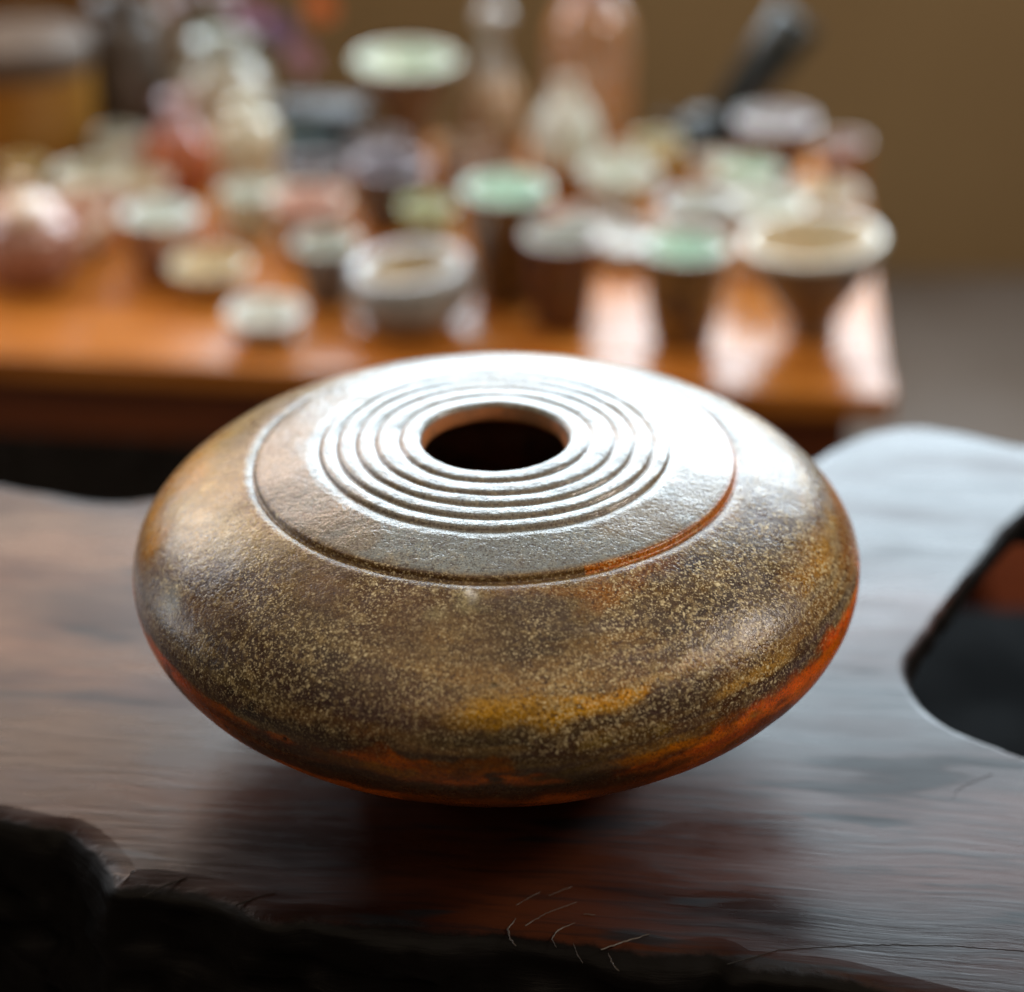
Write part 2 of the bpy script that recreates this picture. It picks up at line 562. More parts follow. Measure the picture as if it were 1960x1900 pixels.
def paint_vase(P, r, z):
    """Large fired-glaze patches and a few painted highlights over azimuth (0 = facing front) and latitude."""
    az = np.degrees(np.arctan2(P[:, 0], -P[:, 1]))
    ph = np.degrees(np.arctan2((z - Z_EQ) / 0.055, r / 0.14))
    w1 = fbm(P, 28, 4, 1) - 0.5; w2 = fbm(P, 28, 4, 2) - 0.5
    w3 = fbm(P, 110, 4, 5) - 0.5
    azw = az + 26 * w1 + 9 * w3
    phw = ph + 13 * w2 + 7 * w3
    n = len(P)
    st = np.stack([np.cos(np.radians(az)) * 0.05, np.sin(np.radians(az)) * 0.05, z * 1.0], 1)
    streak = fbm(st * np.array([1, 1, 5.0]), 60, 4, 31)           # latitude streaks left by the wheel
    big = fbm(P, 18, 4, 41)
    col = np.empty((n, 3))
    brown = np.array([0.125, 0.078, 0.050]); olive = np.array([0.205, 0.160, 0.095])
    k = np.clip((big - 0.35) / 0.3, 0, 1)[:, None]
    col[:] = brown * (1 - k) + olive * k
    k = np.clip((streak - 0.48) / 0.16, 0, 1)[:, None] * 0.8
    col = col * (1 - k) + np.array([0.060, 0.038, 0.030]) * k

    s2 = fbm(st * np.array([1, 1, 4.0]) + 3.3, 75, 4, 57)
    right = np.clip((az + 25) / 60, 0.15, 1)
    k = (np.clip((s2 - 0.54) / 0.10, 0, 1) * right)[:, None] * 0.75
    col = col * (1 - k) + np.array([0.27, 0.175, 0.075]) * k
    k = (np.clip((0.44 - s2) / 0.10, 0, 1) * right)[:, None] * 0.75
    col = col * (1 - k) + np.array([0.105, 0.080, 0.088]) * k

    def blob(a, p, sa, sp, c, s=1.0, soft=0.5, aw=None, pw=None):
        nonlocal col
        d = np.sqrt(((azw - a) / sa) ** 2 + ((phw - p) / sp) ** 2)
        m = np.clip((1 - d) / soft, 0, 1); m = m * m * (3 - 2 * m) * s
        col = col * (1 - m[:, None]) + np.array(c) * m[:, None]

    def below(line, c, s=1.0, soft=2.5, amp=1.0, floor=-99, a0=-181, a1=181, edge=6):
        """paint everything under a latitude line given as (az, lat) pairs"""
        nonlocal col
        xs = np.array([q[0] for q in line]); ys = np.array([q[1] for q in line])
        b = np.interp(az, xs, ys) + amp * (8.0 * w2 + 9.0 * w3)
        m = np.clip((b - ph) / soft, 0, 1)
        m *= np.clip((ph - floor) / 3 + 0.5, 0, 1)
        m *= np.clip((az + 10 * w1 - a0) / edge, 0, 1) * np.clip((a1 - az - 10 * w1) / edge, 0, 1)
        m = m * m * (3 - 2 * m) * s
        col = col * (1 - m[:, None]) + np.array(c) * m[:, None]

    # left shoulder: pale olive ash
    blob(-85, 36, 42, 17, (0.35, 0.255, 0.105), 0.9, 0.6)
    blob(-60, 40, 20, 10, (0.30, 0.255, 0.15), 0.7, 0.7)
    blob(-84, 19, 14, 9, (0.34, 0.18, 0.03), 0.8, 0.7)
    blob(-100, 30, 14, 12, (0.38, 0.20, 0.07), 0.6, 0.7)
    # front: brown with ash
    blob(-22, 38, 26, 9, (0.160, 0.105, 0.068), 0.8, 0.7)
    blob(-2, 41, 7, 3.5, (0.32, 0.30, 0.20), 0.7, 0.8)
    blob(-9, 37, 6, 3, (0.30, 0.28, 0.19), 0.6, 0.8)
    blob(-1, 42, 2.6, 1.7, (0.55, 0.55, 0.55), 0.9, 0.8)  # glint on a glaze bump, painted as a pale spot
    blob(-28, 19, 24, 9, (0.105, 0.068, 0.050), 0.85, 0.6)
    blob(-20, 14, 14, 4, (0.10, 0.068, 0.072), 0.7, 0.7)
    blob(-58, 17, 9, 7, (0.27, 0.29, 0.28), 0.65, 0.9)  # bluish highlight of the left window painted into the glaze
    # rust under the groove, right
    blob(24, 45, 22, 3.5, (0.30, 0.145, 0.055), 0.75, 0.8)
    blob(50, 46, 16, 3.0, (0.20, 0.10, 0.045), 0.6, 0.8)
    # right shoulder: slate, then ochre
    blob(82, 38, 28, 9, (0.15, 0.145, 0.155), 0.9, 0.7)
    blob(52, 36, 20, 6, (0.15, 0.12, 0.10), 0.7, 0.7)
    blob(66, 26, 13, 8, (0.30, 0.175, 0.055), 0.85, 0.7)
    blob(48, 27, 12, 4, (0.24, 0.17, 0.08), 0.6, 0.8)
    blob(88, 14, 20, 10, (0.26, 0.10, 0.025), 0.9, 0.7)
    blob(60, 14, 12, 5, (0.14, 0.085, 0.045), 0.7, 0.8)
    # long wheel streaks
    blob(34, 33, 20, 2.0, (0.085, 0.065, 0.055), 0.7, 0.9)
    blob(30, 29, 22, 1.6, (0.25, 0.165, 0.09), 0.7, 0.9)
    blob(36, 22.5, 11, 2.6, (0.42, 0.33, 0.24), 0.85, 0.8)  # pale glaze streak with the right window's highlight painted in
    blob(25, 19, 7, 1.6, (0.40, 0.30, 0.16), 0.7, 0.8)
    # ochre pool and the dark blister beside it
    blob(7, 15, 18, 7.0, (0.33, 0.205, 0.055), 0.95, 0.6)
    blob(17, 16, 7, 4.0, (0.42, 0.23, 0.045), 0.9, 0.7)
    blob(-4, 8, 20, 4, (0.085, 0.066, 0.040), 0.8, 0.7)
    blob(6, 5.5, 15, 2.2, (0.050, 0.036, 0.026), 0.85, 0.7)
    blob(29, 12, 11, 6.0, (0.060, 0.040, 0.028), 0.95, 0.5)
    blob(16, 8, 8, 2.5, (0.065, 0.045, 0.03), 0.8, 0.7)
    blob(43, 9, 10, 3.6, (0.28, 0.19, 0.085), 0.8, 0.7)
    blob(20, 2, 9, 3.5, (0.21, 0.15, 0.05), 0.75, 0.7)
    # belly: fired orange below an uneven line, soot above it
    below([(-180, 0), (-80, 6), (-66, 0), (-52, -3), (-40, -5), (-30, -6), (-22, -4), (-16, 1), (-10, -2), (-4, -7), (4, -8), (10, -12), (16, -13), (22, -9), (28, -5), (34, -2), (42, -1), (50, 1), (60, 3), (74, 6), (95, 9), (180, 2)], (0.50, 0.140, 0.018), 0.95, 2.4, 1.3)
    below([(-66, 9), (-50, 8), (-40, 6.5), (-30, 6), (-22, 6), (-14, 4.5), (-6, 3)], (0.028, 0.020, 0.015), 0.75, 3.4, 1.5, -2.5, -52, -8, 14)
    blob(-34, -7, 14, 5.0, (0.085, 0.034, 0.016), 0.95, 0.6)
    blob(-46, -6, 8, 3.0, (0.20, 0.05, 0.014), 0.8, 0.7)
    blob(-20, -12, 20, 4.0, (0.075, 0.036, 0.014), 0.9, 0.7)
    blob(-18, -7, 13, 3.4, (0.40, 0.19, 0.022), 0.9, 0.7)
    blob(-30, -17, 24, 8, (0.05, 0.022, 0.012), 0.85, 0.6)
    blob(-8, -2, 9, 3.0, (0.30, 0.12, 0.035), 0.8, 0.7)
    blob(-6, -5, 9, 2.0, (0.46, 0.165, 0.035), 0.85, 0.8)
    blob(-1, -8, 6, 1.5, (0.62, 0.20, 0.04), 0.9, 0.7)
    blob(4, -14, 22, 4.5, (0.085, 0.050, 0.016), 0.9, 0.7)
    blob(0, -17, 44, 6.5, (0.062, 0.032, 0.014), 0.85, 0.6)
    blob(10, -6.5, 10, 2.6, (0.13, 0.085, 0.025), 0.85, 0.7)
    blob(22, -12, 9, 2.0, (0.12, 0.035, 0.012), 0.8, 0.7)
    blob(-60, -3, 13, 5, (0.62, 0.125, 0.012), 0.9, 0.7)
    blob(48, -4, 18, 7, (0.58, 0.125, 0.012), 0.85, 0.7)
    blob(28, -8, 14, 4, (0.42, 0.15, 0.022), 0.8, 0.8)
    blob(66, 3, 12, 4, (0.55, 0.10, 0.01), 0.85, 0.7)
    blob(38, -13, 14, 4, (0.30, 0.06, 0.012), 0.8, 0.8)
    # darker clouds in the glaze; dark runs breaking up the orange belly
    cloud = fbm(st * np.array([1, 1, 2.2]) + 7.7, 34, 4, 63)
    col = col * (1.12 - 0.62 * np.clip((cloud - 0.42) / 0.22, 0, 1))[:, None]
    br = np.clip((fbm(P * np.array([1, 1, 2.0]), 48, 4, 71) - 0.52) / 0.10, 0, 1) * np.clip((8 - ph) / 4, 0, 1) * 0.65
    col = col * (1 - br[:, None]) + np.array([0.060, 0.030, 0.015]) * br[:, None]
    # flat ringed top: slate-grey ash, browner to the left
    topm = np.clip((R_GROOVE - 0.0007 - r) / 0.0012, 0, 1) * (z > Z_EQ)
    tc = np.array([0.185, 0.205, 0.215]) * (0.75 + 0.5 * big)[:, None]
    lw = np.clip((big + 0.4 * w3 - 0.54) / 0.12, 0, 1)[:, None] * 0.35
    tc = tc * (1 - lw) + np.array([0.19, 0.13, 0.065]) * lw
    col = col * (1 - topm[:, None]) + tc * topm[:, None]
    # rust on the groove edge and on the drop of each ring
    ge = np.exp(-((r - R_GROOVE - 0.0002) / 0.0011) ** 2) * (z > Z_EQ)
    gc = np.where((az > 20)[:, None], np.array([0.34, 0.12, 0.03]), np.array([0.09, 0.055, 0.025]))
    col = col * (1 - 0.85 * ge[:, None]) + gc * 0.85 * ge[:, None]
    for cr in CREST:
        e = np.exp(-((r - cr - 0.0006) / 0.0006) ** 2) * (z > Z_EQ)
        col = col * (1 - 0.5 * e[:, None]) + np.array([0.11, 0.070, 0.040]) * 0.5 * e[:, None]
    # speckle density
    sp = 0.60 + 0.75 * np.exp(-((az + 12) / 45) ** 2 - ((ph - 32) / 14) ** 2) + 0.5 * np.exp(-((az - 45) / 28) ** 2 - ((ph - 28) / 12) ** 2)
    sp = sp * np.clip((ph + 8) / 14, 0.22, 1)
    sp = sp * np.clip(0.55 + 2.2 * (fbm(P, 35, 3, 91) - 0.35), 0.35, 1.3)
    sp = sp * (1 - 0.65 * topm)
    return col, np.clip(sp, 0, 1), topm


def vase_part(name, prof, mat, parent, n=720):
    prof = np.array(prof)
    m = len(prof)
    th = np.linspace(0, 2 * np.pi, n, endpoint=False)
    r = np.repeat(prof[:, 0][:, None], n, 1); z = np.repeat(prof[:, 1][:, None], n, 1)
    P = np.stack([r * np.sin(th), -r * np.cos(th), z], -1).reshape(-1, 3)
    rr, zz = r.reshape(-1), z.reshape(-1)
    # hand-thrown: slightly out of true, rings wander a little
    azn = np.arctan2(P[:, 0], -P[:, 1])
    out = 1 + 0.0022 * np.sin(2 * azn + 0.6) * np.clip((rr - 0.02) / 0.1, 0, 1) + 0.009 * np.sin(azn * 2 + 1.0 + rr * 90) * (rr < 0.075) * np.clip((rr - 0.03) / 0.02, 0, 1) * np.clip((0.075 - rr) / 0.008, 0, 1)
    lump = (fbm(P, 45, 3, 77) - 0.5) * 0.0010
    lump = lump + (fbm(P, 130, 3, 78) - 0.5) * 0.00028 * (rr < 0.072)
    Q = P.copy()
    Q[:, 0] *= out; Q[:, 1] *= out
    Q[:, 2] += lump * (zz > 0.008)
    faces = []
    idx = np.arange(m * n).reshape(m, n)
    a = idx[:-1, :]; b = np.roll(a, -1, 1); d = idx[1:, :]; c_ = np.roll(d, -1, 1)
    F4 = np.stack([a, b, c_, d], -1).reshape(-1, 4)
    me = bpy.data.meshes.new(name)
    me.vertices.add(len(Q)); me.vertices.foreach_set('co', Q.astype(np.float32).ravel())
    me.loops.add(F4.size); me.loops.foreach_set('vertex_index', F4.ravel().astype(np.int32))
    me.polygons.add(len(F4)); me.polygons.foreach_set('loop_start', np.arange(0, F4.size, 4, dtype=np.int32))
    me.polygons.foreach_set('use_smooth', np.ones(len(F4), dtype=bool))
    me.update(calc_edges=True); me.validate()
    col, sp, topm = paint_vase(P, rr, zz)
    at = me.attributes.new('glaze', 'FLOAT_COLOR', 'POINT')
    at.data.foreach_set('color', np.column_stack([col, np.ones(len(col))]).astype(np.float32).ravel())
    at = me.attributes.new('speck', 'FLOAT', 'POINT'); at.data.foreach_set('value', sp.astype(np.float32))
    at = me.attributes.new('ash', 'FLOAT', 'POINT'); at.data.foreach_set('value', topm.astype(np.float32))
    o = bpy.data.objects.new(name, me); COL.objects.link(o)
    me.materials.append(mat); o.parent = parent
    return o


def vase_material():
    t = NT('wood_fired_glaze')
    col = t.attr('glaze').outputs['Color']
    sp = t.attr('speck').outputs['Fac']
    ash = t.attr('ash').outputs['Fac']
    v = t.coords()
    n1 = t.noise(280, 4, 0.6, v); n2 = t.noise(680, 3, 0.6, v); n3 = t.noise(1350, 2, 0.6, v)
    n4 = t.noise(95, 5, 0.65, v)
    # mottling
    col = t.mix(t.ramp(n4, 0.40, 0.62, 0, 0.50), col, t.mix(0.5, col, (0.05, 0.035, 0.025)))
    k = t.math('MULTIPLY', t.ramp(n1, 0.50, 0.62), t.math('MULTIPLY', sp, 0.55))
    col = t.mix(k, col, (0.26, 0.215, 0.135))
    k = t.math('MULTIPLY', t.ramp(n2, 0.555, 0.645), t.math('MULTIPLY', sp, 0.75))
    col = t.mix(k, col, (0.38, 0.345, 0.255))
    k = t.math('MULTIPLY', t.ramp(n2, 0.46, 0.36), t.math('MULTIPLY_ADD', sp, 0.5, 0.32))
    col = t.mix(k, col, (0.050, 0.030, 0.028))
    k = t.math('MULTIPLY', t.ramp(n3, 0.58, 0.67), t.math('MULTIPLY', sp, 0.75))
    col = t.mix(k, col, (0.58, 0.55, 0.43))
    k = t.math('MULTIPLY', t.ramp(n3, 0.45, 0.35), 0.6)
    col = t.mix(k, col, (0.03, 0.02, 0.015))
    # coarse pale flecks of melted ash, uneven in size and clustered
    fv = t.n('ShaderNodeTexVoronoi'); fv.inputs['Scale'].default_value = 560
    wv = t.n('ShaderNodeVectorMath', operation='MULTIPLY_ADD')
    t.link(t.noise(160, 2, 0.5, v, 0, 'Color'), wv.inputs[0]); wv.inputs[1].default_value = (0.004, 0.004, 0.004); t.link(v, wv.inputs[2])
    t.link(wv.outputs[0], fv.inputs['Vector'])
    sepc = t.n('ShaderNodeSeparateColor'); t.link(fv.outputs['Color'], sepc.inputs[0])
    size = t.math('MULTIPLY_ADD', t.math('POWER', sepc.outputs[0], 2.6), 0.46, -0.02)
    fl = t.ramp(t.math('SUBTRACT', size, fv.outputs['Distance']), -0.02, 0.10)
    fl = t.math('MULTIPLY', fl, t.math('MULTIPLY', t.ramp(t.noise(45, 3, 0.5, v), 0.36, 0.58), t.math('MULTIPLY', sp, 0.95)))
    col = t.mix(fl, col, (0.46, 0.43, 0.33))
    hs = t.n('ShaderNodeHueSaturation'); hs.inputs['Saturation'].default_value = 1.16; hs.inputs['Value'].default_value = 1.0
    gm = t.n('ShaderNodeGamma'); gm.inputs['Gamma'].default_value = 1.22; t.link(col, gm.inputs['Color'])
    gain = t.mix(1.0, gm.outputs['Color'], (2.0, 1.92, 1.82), 'MULTIPLY')
    t.link(gain, hs.inputs['Color']); col = hs.outputs['Color']
    # a few small pits
    vo = t.n('ShaderNodeTexVoronoi'); vo.inputs['Scale'].default_value = 60
    t.link(v, vo.inputs['Vector'])
    pit = t.math('MULTIPLY', t.ramp(vo.outputs['Distance'], 0.05, 0.10, 1, 0), t.ramp(t.noise(13, 2, 0.5, v), 0.60, 0.64))
    col = t.mix(pit, col, (0.012, 0.009, 0.007))
    rough = t.ramp(n4, 0.3, 0.7, 0.17, 0.32)
    rough = t.math('ADD', rough, t.math('MULTIPLY', n2, 0.10))
    rough = t.math('ADD', rough, t.math('MULTIPLY', ash, -0.11))
    h = t.math('ADD', t.math('MULTIPLY', n2, 0.6), t.math('MULTIPLY', n1, 0.9))
    h = t.math('ADD', h, t.math('MULTIPLY', n3, 0.25))
    h = t.math('SUBTRACT', h, t.math('MULTIPLY', pit, 1.6))
    nrm = t.bump(h, 0.46, 0.0007)
    return t.set(Base_Color=col, Roughness=rough, Normal=nrm, Specular_IOR_Level=t.math('MULTIPLY_ADD', ash, 0.12, 0.42))


vase_mat = vase_material()
t = NT('raw_clay')
c = t.mix(t.ramp(t.noise(60, 5, 0.6), 0.35, 0.65), (0.42, 0.16, 0.06), (0.20, 0.10, 0.05))
mouth_mat = t.set(Base_Color=c, Roughness=t.ramp(t.noise(90, 3), 0.3, 0.7, 0.28, 0.5), Normal=t.bump(t.noise(500, 3), 0.25, 0.0006))

vase = empty('vase', (0.0008, 0, 0))
vase.rotation_euler = (0, R(-0.57), 0)
tag(vase, 'squat round wood-fired stoneware vase with ringed top and small mouth on dark slab', 'vase')
pb, pt, pm = vase_profiles()
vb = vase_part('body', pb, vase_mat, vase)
tag(vb, 'speckled brown and olive body turning orange under the belly')
vt = vase_part('ringed_top', pt, vase_mat, vase)
tag(vt, 'slate grey disc of raised concentric throwing rings')
vm = vase_part('mouth', pm, mouth_mat, vase, 180)
tag(vm, 'rust brown inner lip and dark hollow inside')

# ================================================================== POTTERY DISPLAY BEHIND
TABLE_Z = -0.276
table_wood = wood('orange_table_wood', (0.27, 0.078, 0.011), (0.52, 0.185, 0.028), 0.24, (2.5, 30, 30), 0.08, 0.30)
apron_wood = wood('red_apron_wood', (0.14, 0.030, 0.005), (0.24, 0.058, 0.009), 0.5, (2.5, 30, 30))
tbl = empty('display_table', (0.33, 0.883, FLOOR_Z), R(-6.2))
tag(tbl, 'long orange wooden display table crowded with small pots', 'table')
TH = TABLE_Z - FLOOR_Z
for k in range(5):
    y0 = 0.056 + k * 0.118
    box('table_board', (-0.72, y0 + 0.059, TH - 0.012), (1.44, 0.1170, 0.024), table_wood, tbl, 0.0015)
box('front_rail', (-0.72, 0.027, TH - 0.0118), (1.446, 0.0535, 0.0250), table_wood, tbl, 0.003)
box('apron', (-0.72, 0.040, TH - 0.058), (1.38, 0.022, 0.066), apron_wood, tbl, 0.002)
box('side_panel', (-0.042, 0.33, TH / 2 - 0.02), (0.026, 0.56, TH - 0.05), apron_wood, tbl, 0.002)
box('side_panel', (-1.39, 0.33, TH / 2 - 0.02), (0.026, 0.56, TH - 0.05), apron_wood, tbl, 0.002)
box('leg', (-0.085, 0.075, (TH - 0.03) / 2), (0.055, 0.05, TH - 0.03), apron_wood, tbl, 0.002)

CREAM = (0.64, 0.56, 0.40); WHITE = (0.70, 0.75, 0.73); CELADON = (0.56, 0.70, 0.56); AQUA = (0.50, 0.70, 0.62)
PINK = (0.62, 0.36, 0.29); GREY = (0.36, 0.36, 0.34); DKGREY = (0.10, 0.10, 0.105); BROWN = (0.17, 0.085, 0.045)
DKBROWN = (0.065, 0.035, 0.025); AMBER = (0.30, 0.15, 0.025); LILAC = (0.50, 0.45, 0.50); PURPLE = (0.20, 0.17, 0.21)
OLIVE = (0.36, 0.40, 0.13); YELLOW = (0.66, 0.50, 0.20); ORANGE = (0.50, 0.19, 0.045); RED = (0.42, 0.065, 0.03)
SAGE = (0.56, 0.59, 0.49); ROSE = (0.46, 0.25, 0.19); TAN = (0.45, 0.34, 0.21); IVORY = (0.64, 0.64, 0.57)

SHAPES = {   # (radius fraction, height fraction) of the outside
    'cup':     [(0.66, 0.03), (0.74, 0.12), (0.86, 0.40), (0.94, 0.75), (1.0, 1.0)],
    'tumbler': [(0.70, 0.02), (0.76, 0.10), (0.82, 0.40), (0.90, 0.75), (1.0, 1.0)],
    'round':   [(0.52, 0.06), (0.78, 0.18), (1.00, 0.48), (1.02, 0.75), (0.96, 1.0)],
    'bowl':    [(0.40, 0.08), (0.60, 0.18), (0.84, 0.50), (0.95, 0.78), (1.0, 1.0)],
    'flared':  [(0.36, 0.16), (0.46, 0.26), (0.70, 0.52), (0.90, 0.80), (1.0, 1.0)],
    'dish':    [(0.48, 0.12), (0.66, 0.22), (0.84, 0.48), (0.95, 0.78), (1.0, 1.0)],
    'goblet':  [(0.42, 0.03), (0.44, 0.25), (0.50, 0.50), (0.80, 0.78), (1.0, 1.0)],
}


def open_pot(name, label, cat, x, y, r, h, shape, out, inn, lip=None, wall=0.10, tilt=(0, 0), z=TABLE_Z, group=None, lipw=1.0):
    """A thrown open vessel: body, interior, lip and foot."""
    root = empty(name, (x, y, z), random.uniform(0, 6))
    root.rotation_euler = (R(tilt[0]), R(tilt[1]), 0)
    tag(root, label, cat, group)
    sd = random.uniform(0, 6)
    r *= 1.08
    P = [(a * r, b * h) for a, b in SHAPES[shape]]
    zf = P[0][1]
    outer = smooth_prof(P, 6)
    th = max(0.0024, 0.9 * wall * r)
    lathe('body', outer, out, root, 56, 0.006, sd)
    ft = P[0][0]
    lathe('foot', [(0, 0.002), (ft * 0.74, 0.002), (ft * 0.78, 0), (ft * 0.96, 0), (ft * 1.0, zf * 0.5 + 0.0002), (ft * 0.97, zf + 0.0015)], out, root, 40, 0.004, sd)
    inner = [(max(a - th, 0.002), b) for a, b in outer][::-1]
    zb = zf + max(0.003, 0.07 * h)
    inner = [q for q in inner if q[1] > zb + 0.1 * h]
    fl = inner[-1][0]
    inner += [(fl * 0.82, zb + 0.035 * h), (fl * 0.5, zb + 0.006 * h), (0, zb)]
    lathe('interior', inner, inn, root, 56, 0.006, sd)
    ro, ri = outer[-1][0], max(outer[-1][0] - th, 0.002)
    lp = []
    for k in range(9):
        a = math.pi * k / 8
        lp.append(((ro + ri) / 2 + math.cos(a) * (ro - ri) / 2 * 1.02, h + math.sin(a) * th * 0.55 * lipw - 0.0002))
    lathe('lip', lp, lip or inn, root, 56, 0.006, sd)
    return root


def bottle(name, label, cat, x, y, prof, mat, neck_from=None, neck_mat=None, z=TABLE_Z, base_mat=None, base_to=0):
    root = empty(name, (x, y, z), random.uniform(0, 6))
    tag(root, label, cat)
    sp = smooth_prof(prof, 7)
    cuts = [0, base_to, neck_from if neck_from else 9, 99]
    sd = random.uniform(0, 6)
    bl = [q for q in sp if q[1] <= base_to]
    md = [q for q in sp if base_to <= q[1] and (neck_from is None or q[1] <= neck_from)]
    nk = [q for q in sp if neck_from is not None and q[1] >= neck_from]
    if base_to and bl:
        md = [bl[-1]] + md
        lathe('base', [(0, 0.001)] + bl, base_mat, root, 48, 0.006, sd)
        lathe('body', md, mat, root, 48, 0.006, sd)
    else:
        lathe('body', [(0, 0.001)] + md, mat, root, 48, 0.006, sd)
    if nk:
        lathe('neck', [md[-1]] + nk + [(nk[-1][0] * 0.7, nk[-1][1] - 0.001), (nk[-1][0] * 0.6, nk[-1][1] - 0.012)], neck_mat or mat, root, 48, 0.004, sd)
    return root


g = glaze
# --- front row
open_pot('sake_cup', 'small white sake cup nearest the front edge of the orange table', 'cup', -0.218, 1.012, 0.033, 0.024, 'dish', g(WHITE, GREY), g(WHITE, IVORY), wall=0.16)
open_pot('small_dish', 'small cream yellow dish left of the white sake cup', 'dish', -0.282, 1.117, 0.036, 0.028, 'dish', g(YELLOW, BROWN), g(YELLOW, CREAM), g(IVORY, CREAM), wall=0.15)
open_pot('tea_bowl', 'silver grey ribbed tea bowl with wide rim, front centre of the display', 'bowl', -0.083, 1.041, 0.053, 0.054, 'round', g(GREY, (0.22, 0.21, 0.20)), g(TAN, CREAM, 0.3), g((0.52, 0.54, 0.55), (0.42, 0.44, 0.45), 0.2), wall=0.24, tilt=(0, -5))
open_pot('tea_cup', 'small grey tapered tea cup left of the silver tea bowl', 'cup', -0.168, 1.097, 0.029, 0.058, 'cup', g((0.16, 0.13, 0.11), DKGREY), g(SAGE, GREY), g(IVORY, SAGE), wall=0.15)
open_pot('tumbler', 'dark brown tumbler with pale grey inside right of the silver tea bowl', 'cup', 0.052, 1.041, 0.034, 0.087, 'tumbler', g(DKBROWN, (0.12, 0.03, 0.015)), g(SAGE, GREY), g(IVORY, LILAC), wall=0.15)
open_pot('tea_cup', 'amber brown cup with aqua inside near the right front corner', 'cup', 0.160, 1.000, 0.036, 0.091, 'cup', g(AMBER, DKBROWN, 0.25, 40), g(AQUA, CELADON), g(IVORY, WHITE), wall=0.15)
open_pot('flared_bowl', 'large grey brown flared bowl on narrow foot at the right end of table', 'bowl', 0.281, 1.017, 0.059, 0.091, 'flared', g((0.20, 0.155, 0.125), (0.13, 0.10, 0.085)), g(TAN, CREAM, 0.3), g(IVORY, CREAM), wall=0.16, tilt=(0, -4))
open_pot('tall_cup', 'tall amber cup with celadon inside behind the dark tumbler', 'cup', 0.001, 1.104, 0.038, 0.108, 'tumbler', g((0.16, 0.075, 0.018), DKBROWN), g(CELADON, AQUA), g(IVORY, CELADON), wall=0.14)
# --- second row
open_pot('rice_bowl', 'white glazed bowl with rosy brown outside right of the pink teapot', 'bowl', -0.335, 1.170, 0.035, 0.059, 'cup', g(ROSE, BROWN), g(WHITE, SAGE), g(WHITE, IVORY), wall=0.18)
open_pot('tea_cup', 'pinkish cream cup behind the small grey tea cup', 'cup', -0.196, 1.225, 0.037, 0.054, 'cup', g(ROSE, BROWN), g(PINK, ROSE), g(CREAM, PINK), wall=0.16)
open_pot('tea_cup', 'little olive green cup behind the silver grey tea bowl', 'cup', -0.078, 1.225, 0.026, 0.047, 'cup', g(OLIVE, DKBROWN), g(OLIVE, SAGE), g(SAGE, OLIVE), wall=0.15)
open_pot('tea_bowl', 'pale grey bowl behind the amber cup with aqua inside', 'bowl', 0.190, 1.211, 0.036, 0.054, 'bowl', g(GREY, SAGE), g(GREY, SAGE), g(WHITE, LILAC), wall=0.18)
open_pot('tea_bowl', 'pale ivory bowl just left behind the large flared bowl', 'bowl', 0.256, 1.180, 0.034, 0.066, 'bowl', g(IVORY, SAGE), g(SAGE, IVORY), g(IVORY, WHITE), wall=0.18)
open_pot('tea_cup', 'dark purple grey cup left of the celadon tall cup', 'cup', -0.119, 1.299, 0.037, 0.064, 'cup', g(DKGREY, DKBROWN), g(PURPLE, DKGREY), g(LILAC, PURPLE), wall=0.16)
open_pot('shallow_bowl', 'dark grey shallow bowl below the black tin with blue label', 'bowl', -0.205, 1.378, 0.033, 0.035, 'bowl', g(DKGREY, PURPLE), g(PURPLE, DKGREY), g(LILAC, GREY), wall=0.14)
open_pot('shallow_bowl', 'pale sage shallow bowl behind the pink teapot', 'bowl', -0.434, 1.345, 0.040, 0.038, 'bowl', g(SAGE, TAN), g(SAGE, TAN), g(IVORY, SAGE), wall=0.16)
open_pot('small_jar', 'small pale open jar left of the red bottle', 'jar', -0.421, 1.436, 0.026, 0.050, 'round', g(TAN, SAGE), g(SAGE, TAN), g(IVORY, SAGE), wall=0.2)
open_pot('yellow_cup', 'small yellow glazed cup below the large orange bottle', 'cup', 0.164, 1.430, 0.026, 0.046, 'round', g(YELLOW, AMBER), g(YELLOW, OLIVE), g(IVORY, YELLOW), wall=0.2)
open_pot('footed_bowl', 'lilac white bowl with dark brown body at the back right of table', 'bowl', 0.288, 1.412, 0.041, 0.075, 'bowl', g(DKBROWN, BROWN), g(LILAC, WHITE), g(LILAC, WHITE), wall=0.2)
open_pot('tea_cup', 'pinkish grey cup with orange body at the far right back corner', 'cup', 0.362, 1.388, 0.026, 0.057, 'cup', g(ORANGE, BROWN), g(LILAC, ROSE), g(LILAC, TAN), wall=0.2, tilt=(0, -6))
open_pot('goblet', 'tall stemmed vessel with pale green bowl left of the bottles', 'goblet', -0.110, 1.496, 0.054, 0.115, 'goblet', g((0.20, 0.12, 0.07), BROWN), g(SAGE, CELADON), g(IVORY, SAGE), wall=0.13)
open_pot('small_cup', 'small ivory cup beside the yellow cup and the lilac bowl', 'cup', 0.222, 1.368, 0.022, 0.046, 'cup', g(CREAM, TAN), g(CREAM, TAN), g(IVORY, PINK), wall=0.2)

